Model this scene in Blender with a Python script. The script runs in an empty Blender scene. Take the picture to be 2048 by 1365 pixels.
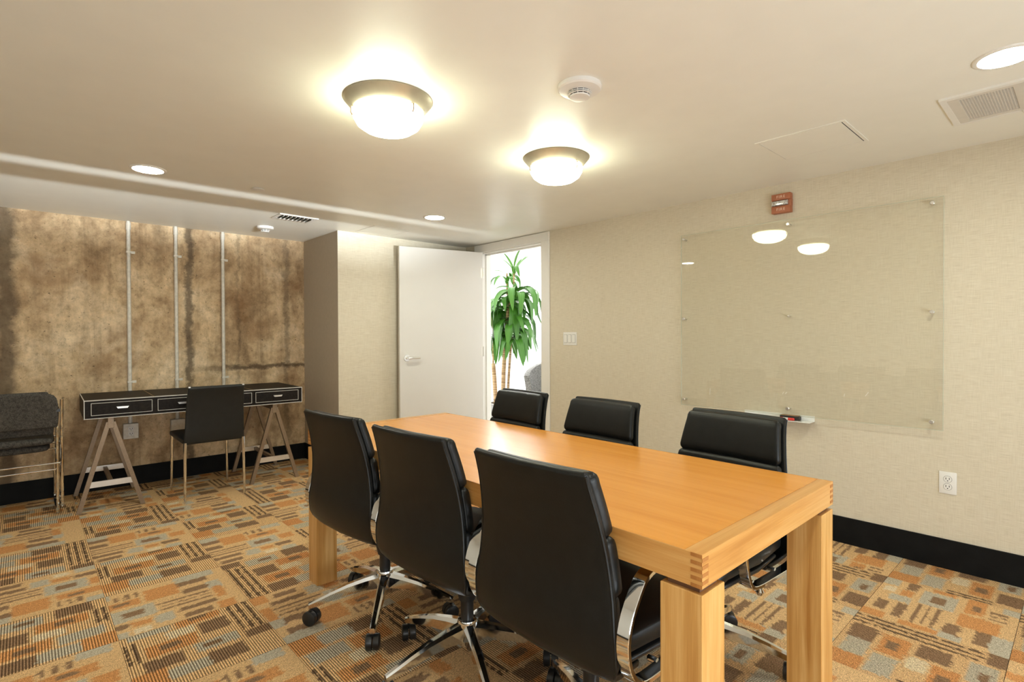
import bpy, bmesh, math, random
from mathutils import Vector, Matrix
random.seed(7)
PI = math.pi
SC = bpy.context.scene
COL = SC.collection

# ------------------------------------------------------------------ camera
F_PX, YAW, PITCH, ROLL = 1067.9, 0.7429, -0.010, -0.0036
CAM = Vector((0, 0, 1.21))
H, D, YB, YC, XP = 2.15, 3.505, 4.541, 5.314, 2.073      # ceiling, right wall, back wall, concrete wall, alcove side
XL, YR = -1.30, -1.20                                    # left wall, rear wall (behind the camera)
cy, sy = math.cos(YAW), math.sin(YAW)
fw = Vector((sy * math.cos(PITCH), cy * math.cos(PITCH), math.sin(PITCH)))
rt = Vector((cy, -sy, 0)); up = rt.cross(fw)
r2 = rt * math.cos(ROLL) + up * math.sin(ROLL); u2 = -rt * math.sin(ROLL) + up * math.cos(ROLL)
cd = bpy.data.cameras.new('camera'); cam = bpy.data.objects.new('camera', cd); COL.objects.link(cam)
M = Matrix((r2, u2, -fw)).transposed().to_4x4(); M.translation = CAM
cam.matrix_world = M
cd.sensor_width = 36.0; cd.lens = F_PX / 2048 * 36.0; cd.clip_start = 0.02
SC.camera = cam

# ------------------------------------------------------------------ world, daylight, exposure
SC.view_settings.view_transform = 'Standard'; SC.view_settings.look = 'None'
SC.view_settings.gamma = 1.0; SC.view_settings.use_curve_mapping = False
SC.view_settings.exposure = 0.76
W = bpy.data.worlds.new('sky'); SC.world = W; W.use_nodes = True
W.node_tree.nodes['Background'].inputs[0].default_value = (0.80, 0.90, 1.0, 1)
W.node_tree.nodes['Background'].inputs[1].default_value = 1.6
try:
    SC.cycles.use_denoising = True
    SC.cycles.max_bounces = 10; SC.cycles.diffuse_bounces = 5; SC.cycles.transparent_max_bounces = 12
    SC.cycles.sample_clamp_indirect = 6.0
except Exception: pass

def area_light(name, loc, target, sx, sz, power, col, spread=PI):
    l = bpy.data.lights.new(name, 'AREA'); l.shape = 'RECTANGLE'; l.size = sx; l.size_y = sz
    l.energy = power; l.color = col; l.spread = spread
    o = bpy.data.objects.new(name, l); COL.objects.link(o); o.location = loc
    o.rotation_euler = (Vector(target) - Vector(loc)).to_track_quat('-Z', 'Y').to_euler()
    return o
# daylight entering through the window wall behind the camera
area_light('window_daylight', (0.6, YR - 0.25, 0.74), (0.3, 3, 1.35), 3.4, 0.85, 38, (0.95, 0.98, 1.0))
# unseen lamp added as a sun glint, aimed to put pale bands on the ceiling
area_light('added_ceiling_glint', (1.2, YR - 4.0, 0.44), (1.0, 4.8, 3.05), 3.4, 0.012, 60, (0.90, 0.96, 1.0), math.radians(13.5))
# daylight in the lobby beyond the door
area_light('lobby_daylight', (5.4, 6.9, 2.2), (4.9, 4.0, 1.2), 2.0, 1.6, 150, (1.0, 0.99, 0.97))

# ------------------------------------------------------------------ mesh helper
class B:
    def __init__(s): s.bm = bmesh.new()
    def box(s, x0, x1, y0, y1, z0, z1, bev=0, seg=2, mat=None):
        r = bmesh.ops.create_cube(s.bm, size=1.0); vs = r['verts']
        for v in vs:
            v.co = Vector(((x0 + x1) / 2 + v.co.x * (x1 - x0), (y0 + y1) / 2 + v.co.y * (y1 - y0), (z0 + z1) / 2 + v.co.z * (z1 - z0)))
        if bev:
            es = list({e for v in vs for e in v.link_edges})
            rr = bmesh.ops.bevel(s.bm, geom=es, offset=bev, segments=seg, affect='EDGES', profile=0.5)
            vs = list({v for f in rr['faces'] for v in f.verts} | {v for v in vs if v.is_valid})
        if mat: bmesh.ops.transform(s.bm, matrix=mat, verts=vs)
        return s
    def rings(s, rings, cap=True, closed=False):
        R = [[s.bm.verts.new(p) for p in r] for r in rings]; n = len(R[0]); m = len(R)
        for i in range(m if closed else m - 1):
            a, b = R[i], R[(i + 1) % m]
            for j in range(n):
                s.bm.faces.new((a[j], a[(j + 1) % n], b[(j + 1) % n], b[j]))
        if cap and not closed:
            s.bm.faces.new(R[0][::-1]); s.bm.faces.new(R[-1])
        return s
    def cyl(s, p0, p1, r0, r1=None, n=16):
        return s.tube([p0, p1], [r0, r0 if r1 is None else r1], n)
    def tube(s, pts, r, n=10, closed=False, sec=None, upv=None):
        P = [Vector(p) for p in pts]; m = len(P)
        rr = r if isinstance(r, (list, tuple)) else [r] * m
        out = []; prev = None
        for i in range(m):
            if closed: t = (P[(i + 1) % m] - P[i - 1])
            else: t = (P[min(i + 1, m - 1)] - P[max(i - 1, 0)])
            t.normalize()
            if upv is not None: a = Vector(upv)
            elif prev is None: a = Vector((0, 0, 1)) if abs(t.z) < 0.9 else Vector((1, 0, 0))
            else: a = prev
            b = t.cross(a)
            if b.length < 1e-6: b = t.cross(Vector((0, 1, 0.01)))
            b.normalize(); a = b.cross(t).normalized(); prev = a
            if sec: out.append([P[i] + a * q[0] * rr[i] + b * q[1] * rr[i] for q in sec])
            else: out.append([P[i] + (a * math.cos(2 * PI * k / n) + b * math.sin(2 * PI * k / n)) * rr[i] for k in range(n)])
        return s.rings(out, closed=closed)
    def lathe(s, prof, n=32, c=(0, 0, 0), closed=False):
        c = Vector(c)
        out = [[c + Vector((r * math.cos(2 * PI * k / n), r * math.sin(2 * PI * k / n), z)) for k in range(n)] for r, z in prof]
        return s.rings(out, cap=not closed, closed=closed)
    def pad(s, path, wid, thick, n=28, p=0.32, bow=0.0, ends=True, crown=0.0):
        """soft slab swept along path (x,z); width along y; rounded-rectangle section"""
        P = [Vector((a, 0, b)) for a, b in path]; m = len(P)
        wid = wid if isinstance(wid, (list, tuple)) else [wid] * m
        thick = thick if isinstance(thick, (list, tuple)) else [thick] * m
        st = []
        for i in range(m):
            t = (P[min(i + 1, m - 1)] - P[max(i - 1, 0)]).normalized()
            st.append((P[i], t, wid[i], thick[i]))
        if ends:
            def cap(e, sg):
                c, t, w, th = e; res = []
                for a in (0.3, 0.6, 0.85, 1.0):
                    q = a * PI / 2
                    res.append((c + t * sg * (th / 2) * math.sin(q), t, w - th * (1 - math.cos(q)) * 0.9, max(th * math.cos(q), th * 0.12)))
                return res
            st = cap(st[0], -1)[::-1] + st + cap(st[-1], 1)
        out = []
        for c, t, w, th in st:
            nrm = Vector((-t.z, 0, t.x))
            ring = []
            for k in range(n):
                a = 2 * PI * k / n; ca, sa = math.cos(a), math.sin(a)
                yy = w / 2 * math.copysign(abs(ca) ** p, ca); tt = th / 2 * math.copysign(abs(sa) ** p, sa)
                u = yy / (w / 2)
                tt *= (1 + crown * (1 - u * u))
                q = c + nrm * tt + Vector((bow * u * u, yy, 0))
                ring.append(q)
            out.append(ring)
        return s.rings(out)
    def prism(s, pts, d, axis='z', d0=0):
        def P(a, b, c): return {'z': (a, b, c), 'y': (a, c, b), 'x': (c, a, b)}[axis]
        return s.rings([[Vector(P(a, b, d0)) for a, b in pts], [Vector(P(a, b, d)) for a, b in pts]])
    def quadgrid(s, fn, nu, nv):
        V = [[s.bm.verts.new(fn(i / nu, j / nv)) for j in range(nv + 1)] for i in range(nu + 1)]
        for i in range(nu):
            for j in range(nv): s.bm.faces.new((V[i][j], V[i + 1][j], V[i + 1][j + 1], V[i][j + 1]))
        return s
    def mesh(s, name, mat, smooth=True, ang=35, recalc=True):
        if recalc: bmesh.ops.recalc_face_normals(s.bm, faces=s.bm.faces[:])
        me = bpy.data.meshes.new(name); s.bm.to_mesh(me); s.bm.free()
        if smooth:
            me.shade_smooth(); me.set_sharp_from_angle(angle=math.radians(ang))
        if mat: me.materials.append(mat)
        return me
    def build(s, name, mat, parent=None, smooth=True, ang=35, loc=None, rot=None, recalc=True):
        o = bpy.data.objects.new(name, s.mesh(name, mat, smooth, ang, recalc)); COL.objects.link(o)
        if parent: o.parent = parent
        if loc: o.location = loc
        if rot: o.rotation_euler = rot
        return o
def inst(name, me, parent=None, loc=(0, 0, 0), rot=(0, 0, 0)):
    o = bpy.data.objects.new(name, me); COL.objects.link(o); o.location = loc; o.rotation_euler = rot
    if parent: o.parent = parent
    return o
def tag(o, label, cat, group=None, kind=None):
    o['label'] = label; o['category'] = cat
    if group: o['group'] = group
    if kind: o['kind'] = kind
    return o
def thing(name, label, cat, loc=(0, 0, 0), rz=0, group=None):
    o = bpy.data.objects.new(name, None); COL.objects.link(o); o.location = loc; o.rotation_euler = (0, 0, rz)
    o.empty_display_size = 0.1
    return tag(o, label, cat, group)
def struct(o, label, cat): return tag(o, label, cat, kind='structure')
def dup(o, parent=None):
    c = o.copy(); COL.objects.link(c); c.parent = parent
    for ch in list(o.children): dup(ch, c)
    return c
def bez(pts, n=6):
    """Catmull-Rom through points"""
    P = [Vector(p) for p in pts]; out = []
    for i in range(len(P) - 1):
        a, b, c, d = P[max(i - 1, 0)], P[i], P[i + 1], P[min(i + 2, len(P) - 1)]
        for k in range(n):
            t = k / n
            out.append(0.5 * ((2 * b) + (c - a) * t + (2 * a - 5 * b + 4 * c - d) * t * t + (3 * b - a - 3 * c + d) * t ** 3))
    out.append(P[-1]); return out

# ------------------------------------------------------------------ materials
def s2l(c): return tuple(((v / 255) / 12.92 if v / 255 <= 0.04045 else ((v / 255 + 0.055) / 1.055) ** 2.4) for v in c) + (1,)
class NT:
    def __init__(s, name):
        s.m = bpy.data.materials.new(name); s.m.use_nodes = True; s.t = s.m.node_tree
        s.b = s.t.nodes['Principled BSDF']; s.out = s.t.nodes['Material Output']
    def n(s, ty, **kw):
        nd = s.t.nodes.new(ty)
        for k, v in kw.items():
            if k in nd.inputs: nd.inputs[k].default_value = v
            else: setattr(nd, k, v)
        return nd
    def l(s, a, b): s.t.links.new(a, b)
    def coord(s, scale=(1, 1, 1), loc=(0, 0, 0)):
        c = s.n('ShaderNodeTexCoord'); m = s.n('ShaderNodeMapping'); m.inputs['Scale'].default_value = scale; m.inputs['Location'].default_value = loc
        s.l(c.outputs['Object'], m.inputs['Vector']); return m.outputs['Vector']
    def noise(s, vec, scale, detail=3, rough=0.55, dist=0.0):
        n = s.n('ShaderNodeTexNoise'); n.inputs['Scale'].default_value = scale; n.inputs['Detail'].default_value = detail
        n.inputs['Roughness'].default_value = rough; n.inputs['Distortion'].default_value = dist
        if vec: s.l(vec, n.inputs['Vector'])
        return n.outputs['Fac']
    def ramp(s, fac, stops):
        r = s.n('ShaderNodeValToRGB'); e = r.color_ramp.elements
        while len(e) < len(stops): e.new(0.5)
        for i, (p, c) in enumerate(stops):
            e[i].position = p; e[i].color = c if len(c) == 4 else tuple(c) + (1,)
        s.l(fac, r.inputs[0]); return r.outputs[0]
    def mix(s, fac, a, b, mode='MIX'):
        m = s.n('ShaderNodeMix'); m.data_type = 'RGBA'; m.blend_type = mode
        for sock, v in ((m.inputs[0], fac), (m.inputs[6], a), (m.inputs[7], b)):
            if hasattr(v, 'is_linked') or hasattr(v, 'links'): s.l(v, sock)
            else: sock.default_value = v
        return m.outputs[2]
    def math(s, op, a, b=0.5, c=None):
        m = s.n('ShaderNodeMath'); m.operation = op
        for sock, v in zip(m.inputs, (a, b, c)):
            if v is None: continue
            if hasattr(v, 'links'): s.l(v, sock)
            else: sock.default_value = v
        return m.outputs[0]
    def bump(s, h, st=0.3, d=0.002):
        b = s.n('ShaderNodeBump'); b.inputs['Strength'].default_value = st; b.inputs['Distance'].default_value = d
        s.l(h, b.inputs['Height']); s.l(b.outputs[0], s.b.inputs['Normal'])
    def col(s, v):
        if hasattr(v, 'links'): s.l(v, s.b.inputs['Base Color'])
        else: s.b.inputs['Base Color'].default_value = v
    def set(s, rough=0.5, metal=0, spec=0.5, **kw):
        s.b.inputs['Roughness'].default_value = rough; s.b.inputs['Metallic'].default_value = metal
        s.b.inputs['Specular IOR Level'].default_value = spec
        for k, v in kw.items(): s.b.inputs[k].default_value = v
        return s
def mottled(name, c, rough=0.5, metal=0, spec=0.5, amt=0.08, scale=30, bump=0.0, bscale=200, **kw):
    t = NT(name).set(rough, metal, spec, **kw)
    c = c if len(c) == 4 else tuple(c) + (1,)
    lo = tuple(v * (1 - amt) for v in c[:3]); hi = tuple(min(1, v * (1 + amt)) for v in c[:3])
    v = t.coord()
    t.col(t.ramp(t.noise(v, scale, 3), [(0.3, lo), (0.7, hi)]))
    if bump: t.bump(t.noise(v, bscale, 2), bump, 0.001)
    return t.m

MAT = {}
MAT['ceiling'] = mottled('ceiling_paint', (0.83, 0.815, 0.74), 0.42, amt=0.015, scale=6, bump=0.05, bscale=180)
MAT['door'] = mottled('door_paint', (0.68, 0.655, 0.615), 0.38, amt=0.012, scale=5)
MAT['white'] = mottled('white_plastic', (0.78, 0.76, 0.72), 0.35, amt=0.01)
MAT['trimwhite'] = mottled('white_trim_paint', (0.80, 0.78, 0.73), 0.4, amt=0.01)
MAT['rubber'] = mottled('black_rubber_base', (0.008, 0.008, 0.008), 0.6, amt=0.2, scale=12, spec=0.1)
MAT['leather'] = mottled('black_leather', (0.0062, 0.0070, 0.0068), 0.37, amt=0.25, scale=25, bump=0.25, bscale=420, spec=0.32)
MAT['vinyl'] = mottled('black_vinyl', (0.010, 0.011, 0.0105), 0.42, amt=0.2, scale=20, bump=0.1, bscale=300, spec=0.4)
MAT['desk'] = mottled('dark_brown_leatherette', (0.014, 0.0105, 0.0085), 0.55, amt=0.3, scale=60, bump=0.2, bscale=350, spec=0.15)
MAT['plastic'] = mottled('black_plastic', (0.012, 0.012, 0.012), 0.35, amt=0.2)
MAT['chrome'] = mottled('polished_chrome', (0.80, 0.83, 0.86), 0.07, 1.0, amt=0.02)
MAT['steel'] = mottled('brushed_nickel', (0.27, 0.195, 0.13), 0.4, 0.55, amt=0.08, scale=80)
MAT['satin'] = mottled('satin_steel', (0.74, 0.72, 0.68), 0.32, 0.85, amt=0.04)
MAT['galv'] = mottled('galvanised_conduit', (0.68, 0.64, 0.56), 0.45, 0.1, amt=0.12, scale=40)
MAT['stitch'] = mottled('pale_stitching', (0.62, 0.60, 0.56), 0.6, amt=0.1, scale=400)
MAT['dark'] = mottled('dark_void', (0.01, 0.01, 0.01), 0.8, amt=0.1)
MAT['nickelpan'] = mottled('lamp_pan_metal', (0.52, 0.48, 0.38), 0.35, 0.7, amt=0.04)
MAT['red'] = mottled('fire_alarm_red', (0.38, 0.125, 0.055), 0.45, amt=0.05)
MAT['redtxt'] = mottled('alarm_lettering', (0.75, 0.55, 0.42), 0.5, amt=0.02)
MAT['strobe'] = mottled('strobe_lens', (0.75, 0.72, 0.66), 0.12, 0.55, amt=0.6, scale=130)
MAT['tan'] = mottled('eraser_felt', (0.33, 0.22, 0.11), 0.9, amt=0.2, scale=150)
MAT['eraser'] = mottled('eraser_black', (0.02, 0.016, 0.012), 0.6, amt=0.2)
MAT['markred'] = mottled('marker_red', (0.62, 0.04, 0.03), 0.35, amt=0.05)
MAT['grey'] = mottled('slot_grey', (0.18, 0.17, 0.15), 0.6, amt=0.05)
MAT['grille'] = mottled('grille_paint', (0.66, 0.62, 0.55), 0.45, amt=0.03)
MAT['tray'] = mottled('clear_tray', (0.80, 0.80, 0.77), 0.12, amt=0.01)
MAT['hallwall'] = mottled('lobby_white_paint', (0.88, 0.88, 0.87), 0.6, amt=0.01)
MAT['hallfloor'] = mottled('lobby_polished_floor', (0.62, 0.63, 0.64), 0.3, amt=0.06, scale=9)
MAT['alcovebeige'] = mottled('dark_beige_wall', (0.46, 0.39, 0.30), 0.8, amt=0.03)  # alcove side, a darker beige than the linen paper next to it
MAT['soil'] = mottled('soil', (0.04, 0.028, 0.018), 0.95, amt=0.4)
MAT['pot'] = mottled('planter_grey', (0.30, 0.29, 0.28), 0.6, amt=0.1)
MAT['woodleg'] = mottled('dark_wood', (0.06, 0.035, 0.02), 0.5, amt=0.2)
MAT['glassedge'] = mottled('polished_glass_edge', (0.50, 0.52, 0.42), 0.15, amt=0.08, scale=12)
MAT['hinge'] = mottled('hinge_steel', (0.7, 0.68, 0.62), 0.35, 0.8, amt=0.03)

def emis(name, c, st):
    t = NT(name).set(0.3); t.col(tuple(c) + (1,))
    v = t.coord(); k = t.ramp(t.noise(v, 8, 1), [(0.3, tuple(x * 0.97 for x in c)), (0.7, c)])
    t.l(k, t.b.inputs['Emission Color']); t.b.inputs['Emission Strength'].default_value = st
    return t.m
MAT['lampglass'] = emis('lit_frosted_glass', (0.97, 1.0, 0.77), 19.5)
MAT['downlight'] = emis('lit_downlight_lens', (0.97, 1.0, 0.87), 118)

def thin_glass(name, tint, gl=1.0):
    t = NT(name); nt = t.t
    tr = t.n('ShaderNodeBsdfTransparent'); tr.inputs[0].default_value = tint
    g = t.n('ShaderNodeBsdfGlossy'); g.inputs['Roughness'].default_value = 0.02
    v = t.coord(); rg = t.ramp(t.noise(v, 3, 2), [(0.3, (0.012,) * 3), (0.8, (0.03,) * 3)]); t.l(rg, g.inputs['Roughness'])
    lw = t.n('ShaderNodeLayerWeight'); lw.inputs[0].default_value = 0.5      # Schlick, the same from both sides of the sheet
    f2 = t.math('MULTIPLY', t.math('MULTIPLY_ADD', t.math('POWER', lw.outputs['Facing'], 5.0), 0.95, 0.04), gl)
    mx = t.n('ShaderNodeMixShader'); t.l(f2, mx.inputs[0]); t.l(tr.outputs[0], mx.inputs[1]); t.l(g.outputs[0], mx.inputs[2])
    t.l(mx.outputs[0], t.out.inputs[0]); return t.m
MAT['glass'] = thin_glass('clear_board_glass', (0.985, 0.985, 0.972, 1), 0.8)
MAT['winglass'] = thin_glass('window_glass', (0.97, 0.98, 0.98, 1), 1.0)

def wallpaper(name, ax):
    t = NT(name).set(0.75, spec=0.25)
    sc = (16, 16, 480); sv = (380, 380, 14)
    a = t.noise(t.coord(sc), 1.0, 3, 0.6); b = t.noise(t.coord(sv), 1.0, 2, 0.6)
    k = t.math('ADD', t.math('MULTIPLY', a, 0.68), t.math('MULTIPLY', b, 0.32))
    t.col(t.ramp(k, [(0.32, (0.535, 0.467, 0.347)), (0.5, (0.635, 0.567, 0.440)), (0.68, (0.70, 0.64, 0.515))]))
    t.bump(k, 0.25, 0.0015)
    return t.m
MAT['paper'] = wallpaper('linen_wallpaper', 'y')

def wood(name, axis, base=((0.42, 0.175, 0.038), (0.56, 0.275, 0.075), (0.66, 0.375, 0.13)), rough=0.3, off=0):
    t = NT(name).set(rough, spec=0.45)
    s1 = {'x': (1.3, 26, 26), 'y': (26, 1.3, 26), 'z': (26, 26, 1.3)}[axis]
    s3 = {'x': (6, 330, 330), 'y': (330, 6, 330), 'z': (330, 330, 6)}[axis]
    n1 = t.noise(t.coord(s1, (off, off, off)), 1.0, 4, 0.55, 0.6); n3 = t.noise(t.coord(s3), 1.0, 2, 0.6)
    k = t.math('ADD', t.math('MULTIPLY', n1, 0.78), t.math('MULTIPLY', n3, 0.22))
    t.col(t.ramp(k, [(0.32, base[0]), (0.5, base[1]), (0.68, base[2])]))
    t.bump(n3, 0.08, 0.0005); return t.m
MAT['oak_y'] = wood('oak_grain_along', 'y'); MAT['oak_x'] = wood('oak_grain_across', 'x', off=3)
MAT['oak_z'] = wood('oak_leg_grain', 'z', ((0.44, 0.195, 0.042), (0.60, 0.32, 0.095), (0.74, 0.46, 0.18)), off=5)
MAT['oak_top'] = wood('oak_veneer_top', 'y', ((0.60, 0.235, 0.034), (0.65, 0.27, 0.042), (0.69, 0.30, 0.054)), 0.26, 9)
MAT['oak_end'] = wood('oak_end_grain', 'z', ((0.30, 0.11, 0.025), (0.38, 0.15, 0.035), (0.45, 0.19, 0.05)), 0.4, 2)
MAT['gapwood'] = mottled('shadow_gap_wood', (0.12, 0.05, 0.02), 0.6, amt=0.1)

def concrete():
    t = NT('stained_cast_concrete').set(0.82, spec=0.25)
    big = t.noise(t.coord((1, 1, 0.8)), 2.4, 8, 0.66, 0.4)
    c = t.ramp(big, [(0.30, (0.24, 0.155, 0.082)), (0.43, (0.43, 0.295, 0.168)), (0.54, (0.61, 0.45, 0.272)), (0.70, (0.78, 0.625, 0.43))])
    st = t.noise(t.coord((7, 7, 0.45)), 1.0, 5, 0.6, 0.8)               # vertical water streaks
    c = t.mix(t.math('MULTIPLY', t.math('MULTIPLY', t.ramp(st, [(0.50, (0, 0, 0)), (0.68, (1, 1, 1))]), t.ramp(t.noise(t.coord((1, 1, 1), (9, 3, 1)), 1.4, 4, 0.6), [(0.35, (0.1,) * 3), (0.62, (1, 1, 1))])), 0.6), c, (0.12, 0.068, 0.032, 1))
    fine = t.ramp(t.noise(t.coord((1, 1, 0.8)), 16, 8, 0.78), [(0.32, (0.62, 0.60, 0.58)), (0.5, (1, 1, 1)), (0.68, (1.25, 1.25, 1.25))])
    c = t.mix(1.0, c, fine, 'MULTIPLY')
    ru = t.noise(t.coord((1, 1, 1), (4, 0, 2)), 2.3, 4, 0.6)               # rusty blotches
    c = t.mix(t.math('MULTIPLY', t.ramp(ru, [(0.55, (0, 0, 0)), (0.7, (1, 1, 1))]), 0.5), c, (0.22, 0.105, 0.04, 1))
    sp = t.noise(t.coord((1, 1, 1)), 42, 4, 0.75)                           # air pits and specks
    c = t.mix(t.math('MULTIPLY', t.ramp(sp, [(0.62, (0, 0, 0)), (0.69, (1, 1, 1))]), 0.75), c, (0.06, 0.04, 0.025, 1))
    # dark leaking formwork joints at two heights of x
    tc = t.n('ShaderNodeTexCoord'); sx = t.n('ShaderNodeSeparateXYZ'); t.l(tc.outputs['Object'], sx.inputs[0])
    wob = t.noise(t.coord((1, 1, 1.6)), 3.2, 5, 0.7)
    wx = t.math('ADD', sx.outputs[0], t.math('MULTIPLY', t.math('SUBTRACT', wob, 0.5), 0.16))
    edge = t.noise(t.coord((1, 1, 1)), 14, 4, 0.7)
    for x0, w0, am in ((-0.085, 0.055, 0.75), (1.075, 0.026, 0.75), (1.90, 0.022, 0.45), (1.47, 0.012, 0.3)):
        d = t.math('ABSOLUTE', t.math('SUBTRACT', wx, x0))
        d = t.math('ADD', d, t.math('MULTIPLY', t.math('SUBTRACT', edge, 0.5), 0.05))
        f = t.ramp(d, [(w0 * 0.5, (1, 1, 1)), (w0 * 1.5, (0, 0, 0))])
        c = t.mix(t.math('MULTIPLY', f, am), c, (0.085, 0.062, 0.042, 1))
    # rough pour line rising to the right
    zl = t.math('SUBTRACT', sx.outputs[2], t.math('MULTIPLY_ADD', sx.outputs[0], 0.0, 0.93))
    d = t.math('ABSOLUTE', t.math('ADD', zl, t.math('MULTIPLY', t.math('SUBTRACT', edge, 0.5), 0.10)))
    f = t.math('MULTIPLY', t.ramp(d, [(0.010, (1, 1, 1)), (0.030, (0, 0, 0))]), t.ramp(sx.outputs[0], [(0.0, (0, 0, 0)), (1.0, (1, 1, 1))]))
    gate = t.ramp(t.math('MULTIPLY', sx.outputs[0], 0.5), [(0.52, (0, 0, 0)), (0.72, (1, 1, 1))])
    f2 = t.math('MULTIPLY', t.math('MULTIPLY', f, gate), 0.75)
    c = t.mix(f2, c, (0.055, 0.032, 0.018, 1))
    t.col(c)
    t.bump(t.math('ADD', t.noise(t.coord(), 30, 5, 0.7), t.math('MULTIPLY', t.ramp(sp, [(0.6, (1, 1, 1)), (0.72, (0, 0, 0))]), 0.6)), 0.35, 0.006)
    return t.m
MAT['concrete'] = concrete()

def fabric(name, a, b, sc=260):
    t = NT(name).set(0.95, spec=0.1)
    n = t.noise(t.coord(), sc, 2, 0.7); n2 = t.noise(t.coord(), 60, 3, 0.6)
    k = t.math('ADD', t.math('MULTIPLY', n, 0.65), t.math('MULTIPLY', n2, 0.35))
    t.col(t.ramp(k, [(0.38, a), (0.62, b)])); t.bump(n, 0.6, 0.002); return t.m
MAT['fabric'] = fabric('grey_tweed', (0.030, 0.028, 0.026), (0.115, 0.105, 0.092))
MAT['tweed'] = fabric('light_grey_tweed', (0.10, 0.10, 0.10), (0.42, 0.41, 0.40), 150)

def carpet(name, rib):
    t = NT(name).set(0.95, spec=0.08)
    at = t.n('ShaderNodeAttribute'); at.attribute_name = 'yarn'
    v = t.coord()
    fuzz = t.noise(v, 270, 2, 0.75); soft = t.noise(v, 90, 3, 0.6)
    k = t.math('ADD', t.math('MULTIPLY', fuzz, 0.75), t.math('MULTIPLY', soft, 0.25))
    f = t.ramp(k, [(0.36, (0.42, 0.40, 0.38)), (0.5, (0.98, 0.98, 0.98)), (0.64, (1.55, 1.55, 1.55))])
    c = t.mix(1.0, at.outputs['Color'], f, 'MULTIPLY')
    h = k
    if rib:
        tc = t.n('ShaderNodeTexCoord'); sx = t.n('ShaderNodeSeparateXYZ'); t.l(tc.outputs['Object'], sx.inputs[0])
        wv = t.math('SINE', t.math('MULTIPLY', sx.outputs[0], 2 * PI / 0.0092))
        wv = t.math('ADD', wv, t.math('MULTIPLY', t.math('SUBTRACT', fuzz, 0.5), 1.4))
        g = t.ramp(t.math('MULTIPLY_ADD', wv, 0.5, 0.5), [(0.12, (0.36, 0.33, 0.31)), (0.5, (0.98, 0.98, 0.98)), (0.9, (1.4, 1.4, 1.4))])
        c = t.mix(1.0, c, g, 'MULTIPLY')
        h = t.math('ADD', t.math('MULTIPLY', wv, 0.5), k)
    t.col(c); t.bump(h, 0.5, 0.003); return t.m
MAT['carpet_cut'] = carpet('carpet_flat_loop', False); MAT['carpet_rib'] = carpet('carpet_ribbed_loop', True)

def leafmat():
    t = NT('dracaena_leaf').set(0.38, spec=0.5)
    n = t.noise(t.coord((3, 60, 1)), 1.0, 3); t.col(t.ramp(n, [(0.3, (0.03, 0.13, 0.012)), (0.55, (0.085, 0.27, 0.03)), (0.75, (0.28, 0.50, 0.13))]))
    return t.m
MAT['leaf'] = leafmat()
def barkmat():
    t = NT('dracaena_cane').set(0.8, spec=0.2)
    n = t.noise(t.coord((4, 4, 60)), 1.0, 3); t.col(t.ramp(n, [(0.35, (0.20, 0.12, 0.06)), (0.55, (0.50, 0.34, 0.19)), (0.7, (0.60, 0.45, 0.28))]))
    t.bump(n, 0.5, 0.004); return t.m
MAT['cane'] = barkmat()

# ------------------------------------------------------------------ room shell
T = 0.12
fl = B().box(XL - T, D + T, YR - T, YC + T, -0.10, -0.008).build('floor', MAT['dark'], smooth=False)
struct(fl, 'floor of patterned tan, orange and grey carpet tiles', 'floor')
struct(B().box(XL - T, D + T, YR - T, YC + T, H, H + 0.1).build('ceiling', MAT['ceiling'], smooth=False), 'smooth beige painted ceiling with lamps and vents', 'ceiling')
DY0, DY1, DZ = 3.407, 4.275, 2.066
w = B().box(D, D + T, YR - T, DY0, -0.1, H).box(D, D + T, DY0, DY1, DZ, H).box(D, D + T, DY1, YB + T, -0.1, H)
struct(w.build('wall_right', MAT['paper'], smooth=False), 'long right wall in beige linen wallpaper behind the glass board', 'wall')
struct(B().box(XP + 0.0005, D, YB, YB + T, -0.1, H).build('wall_back', MAT['paper'], smooth=False), 'short linen papered wall behind the open door', 'wall')
struct(B().box(XP, XP + T, YB + 0.0005, YC, -0.1, H).build('wall_alcove', MAT['alcovebeige'], smooth=False), 'dark beige side wall of the desk alcove', 'wall')
struct(B().box(XL - T, XP + T, YC, YC + T, -0.1, H).build('wall_far', MAT['concrete'], smooth=False), 'bare stained concrete wall behind the desk', 'wall')
struct(B().box(XL - T, XL, YR - T, YC, -0.1, H).build('wall_left', MAT['trimwhite'], smooth=False), 'plain white left wall beside the camera', 'wall')
WX0, WX1, WZ0, WZ1 = -0.95, 3.2, 0.25, 2.02
w = B().box(XL, WX0, YR - T, YR, -0.1, H).box(WX1, D, YR - T, YR, -0.1, H).box(WX0, WX1, YR - T, YR, -0.1, WZ0).box(WX0, WX1, YR - T, YR, WZ1, H)
struct(w.build('wall_rear', MAT['trimwhite'], smooth=False), 'rear wall with a wide window behind the camera', 'wall')
win = thing('window_1', 'wide four pane window in the rear wall', 'window', (0, YR, 0)); win['kind'] = 'structure'
n = 4; pw = (WX1 - WX0) / n
b = B().box(WX0, WX1, -0.09, -0.03, WZ0, WZ0 + 0.04).box(WX0, WX1, -0.09, -0.03, WZ1 - 0.04, WZ1)
for i in range(n + 1):
    x = WX0 + pw * i; x0 = min(max(x - 0.02, WX0), WX1 - 0.04); b.box(x0, x0 + 0.04, -0.09, -0.03, WZ0 + 0.04, WZ1 - 0.04)
b.build('window_frame', MAT['trimwhite'], win, smooth=False)
B().box(WX0 + 0.005, WX1 - 0.005, -0.028, -0.024, 1.20, WZ1).box(WX0 + 0.005, WX1 - 0.005, -0.032, -0.020, 1.162, 1.186).build('added_blind', MAT['hallwall'], win, smooth=False)  # unseen blind and hem bar, added to cut the glint into ceiling bands
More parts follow.
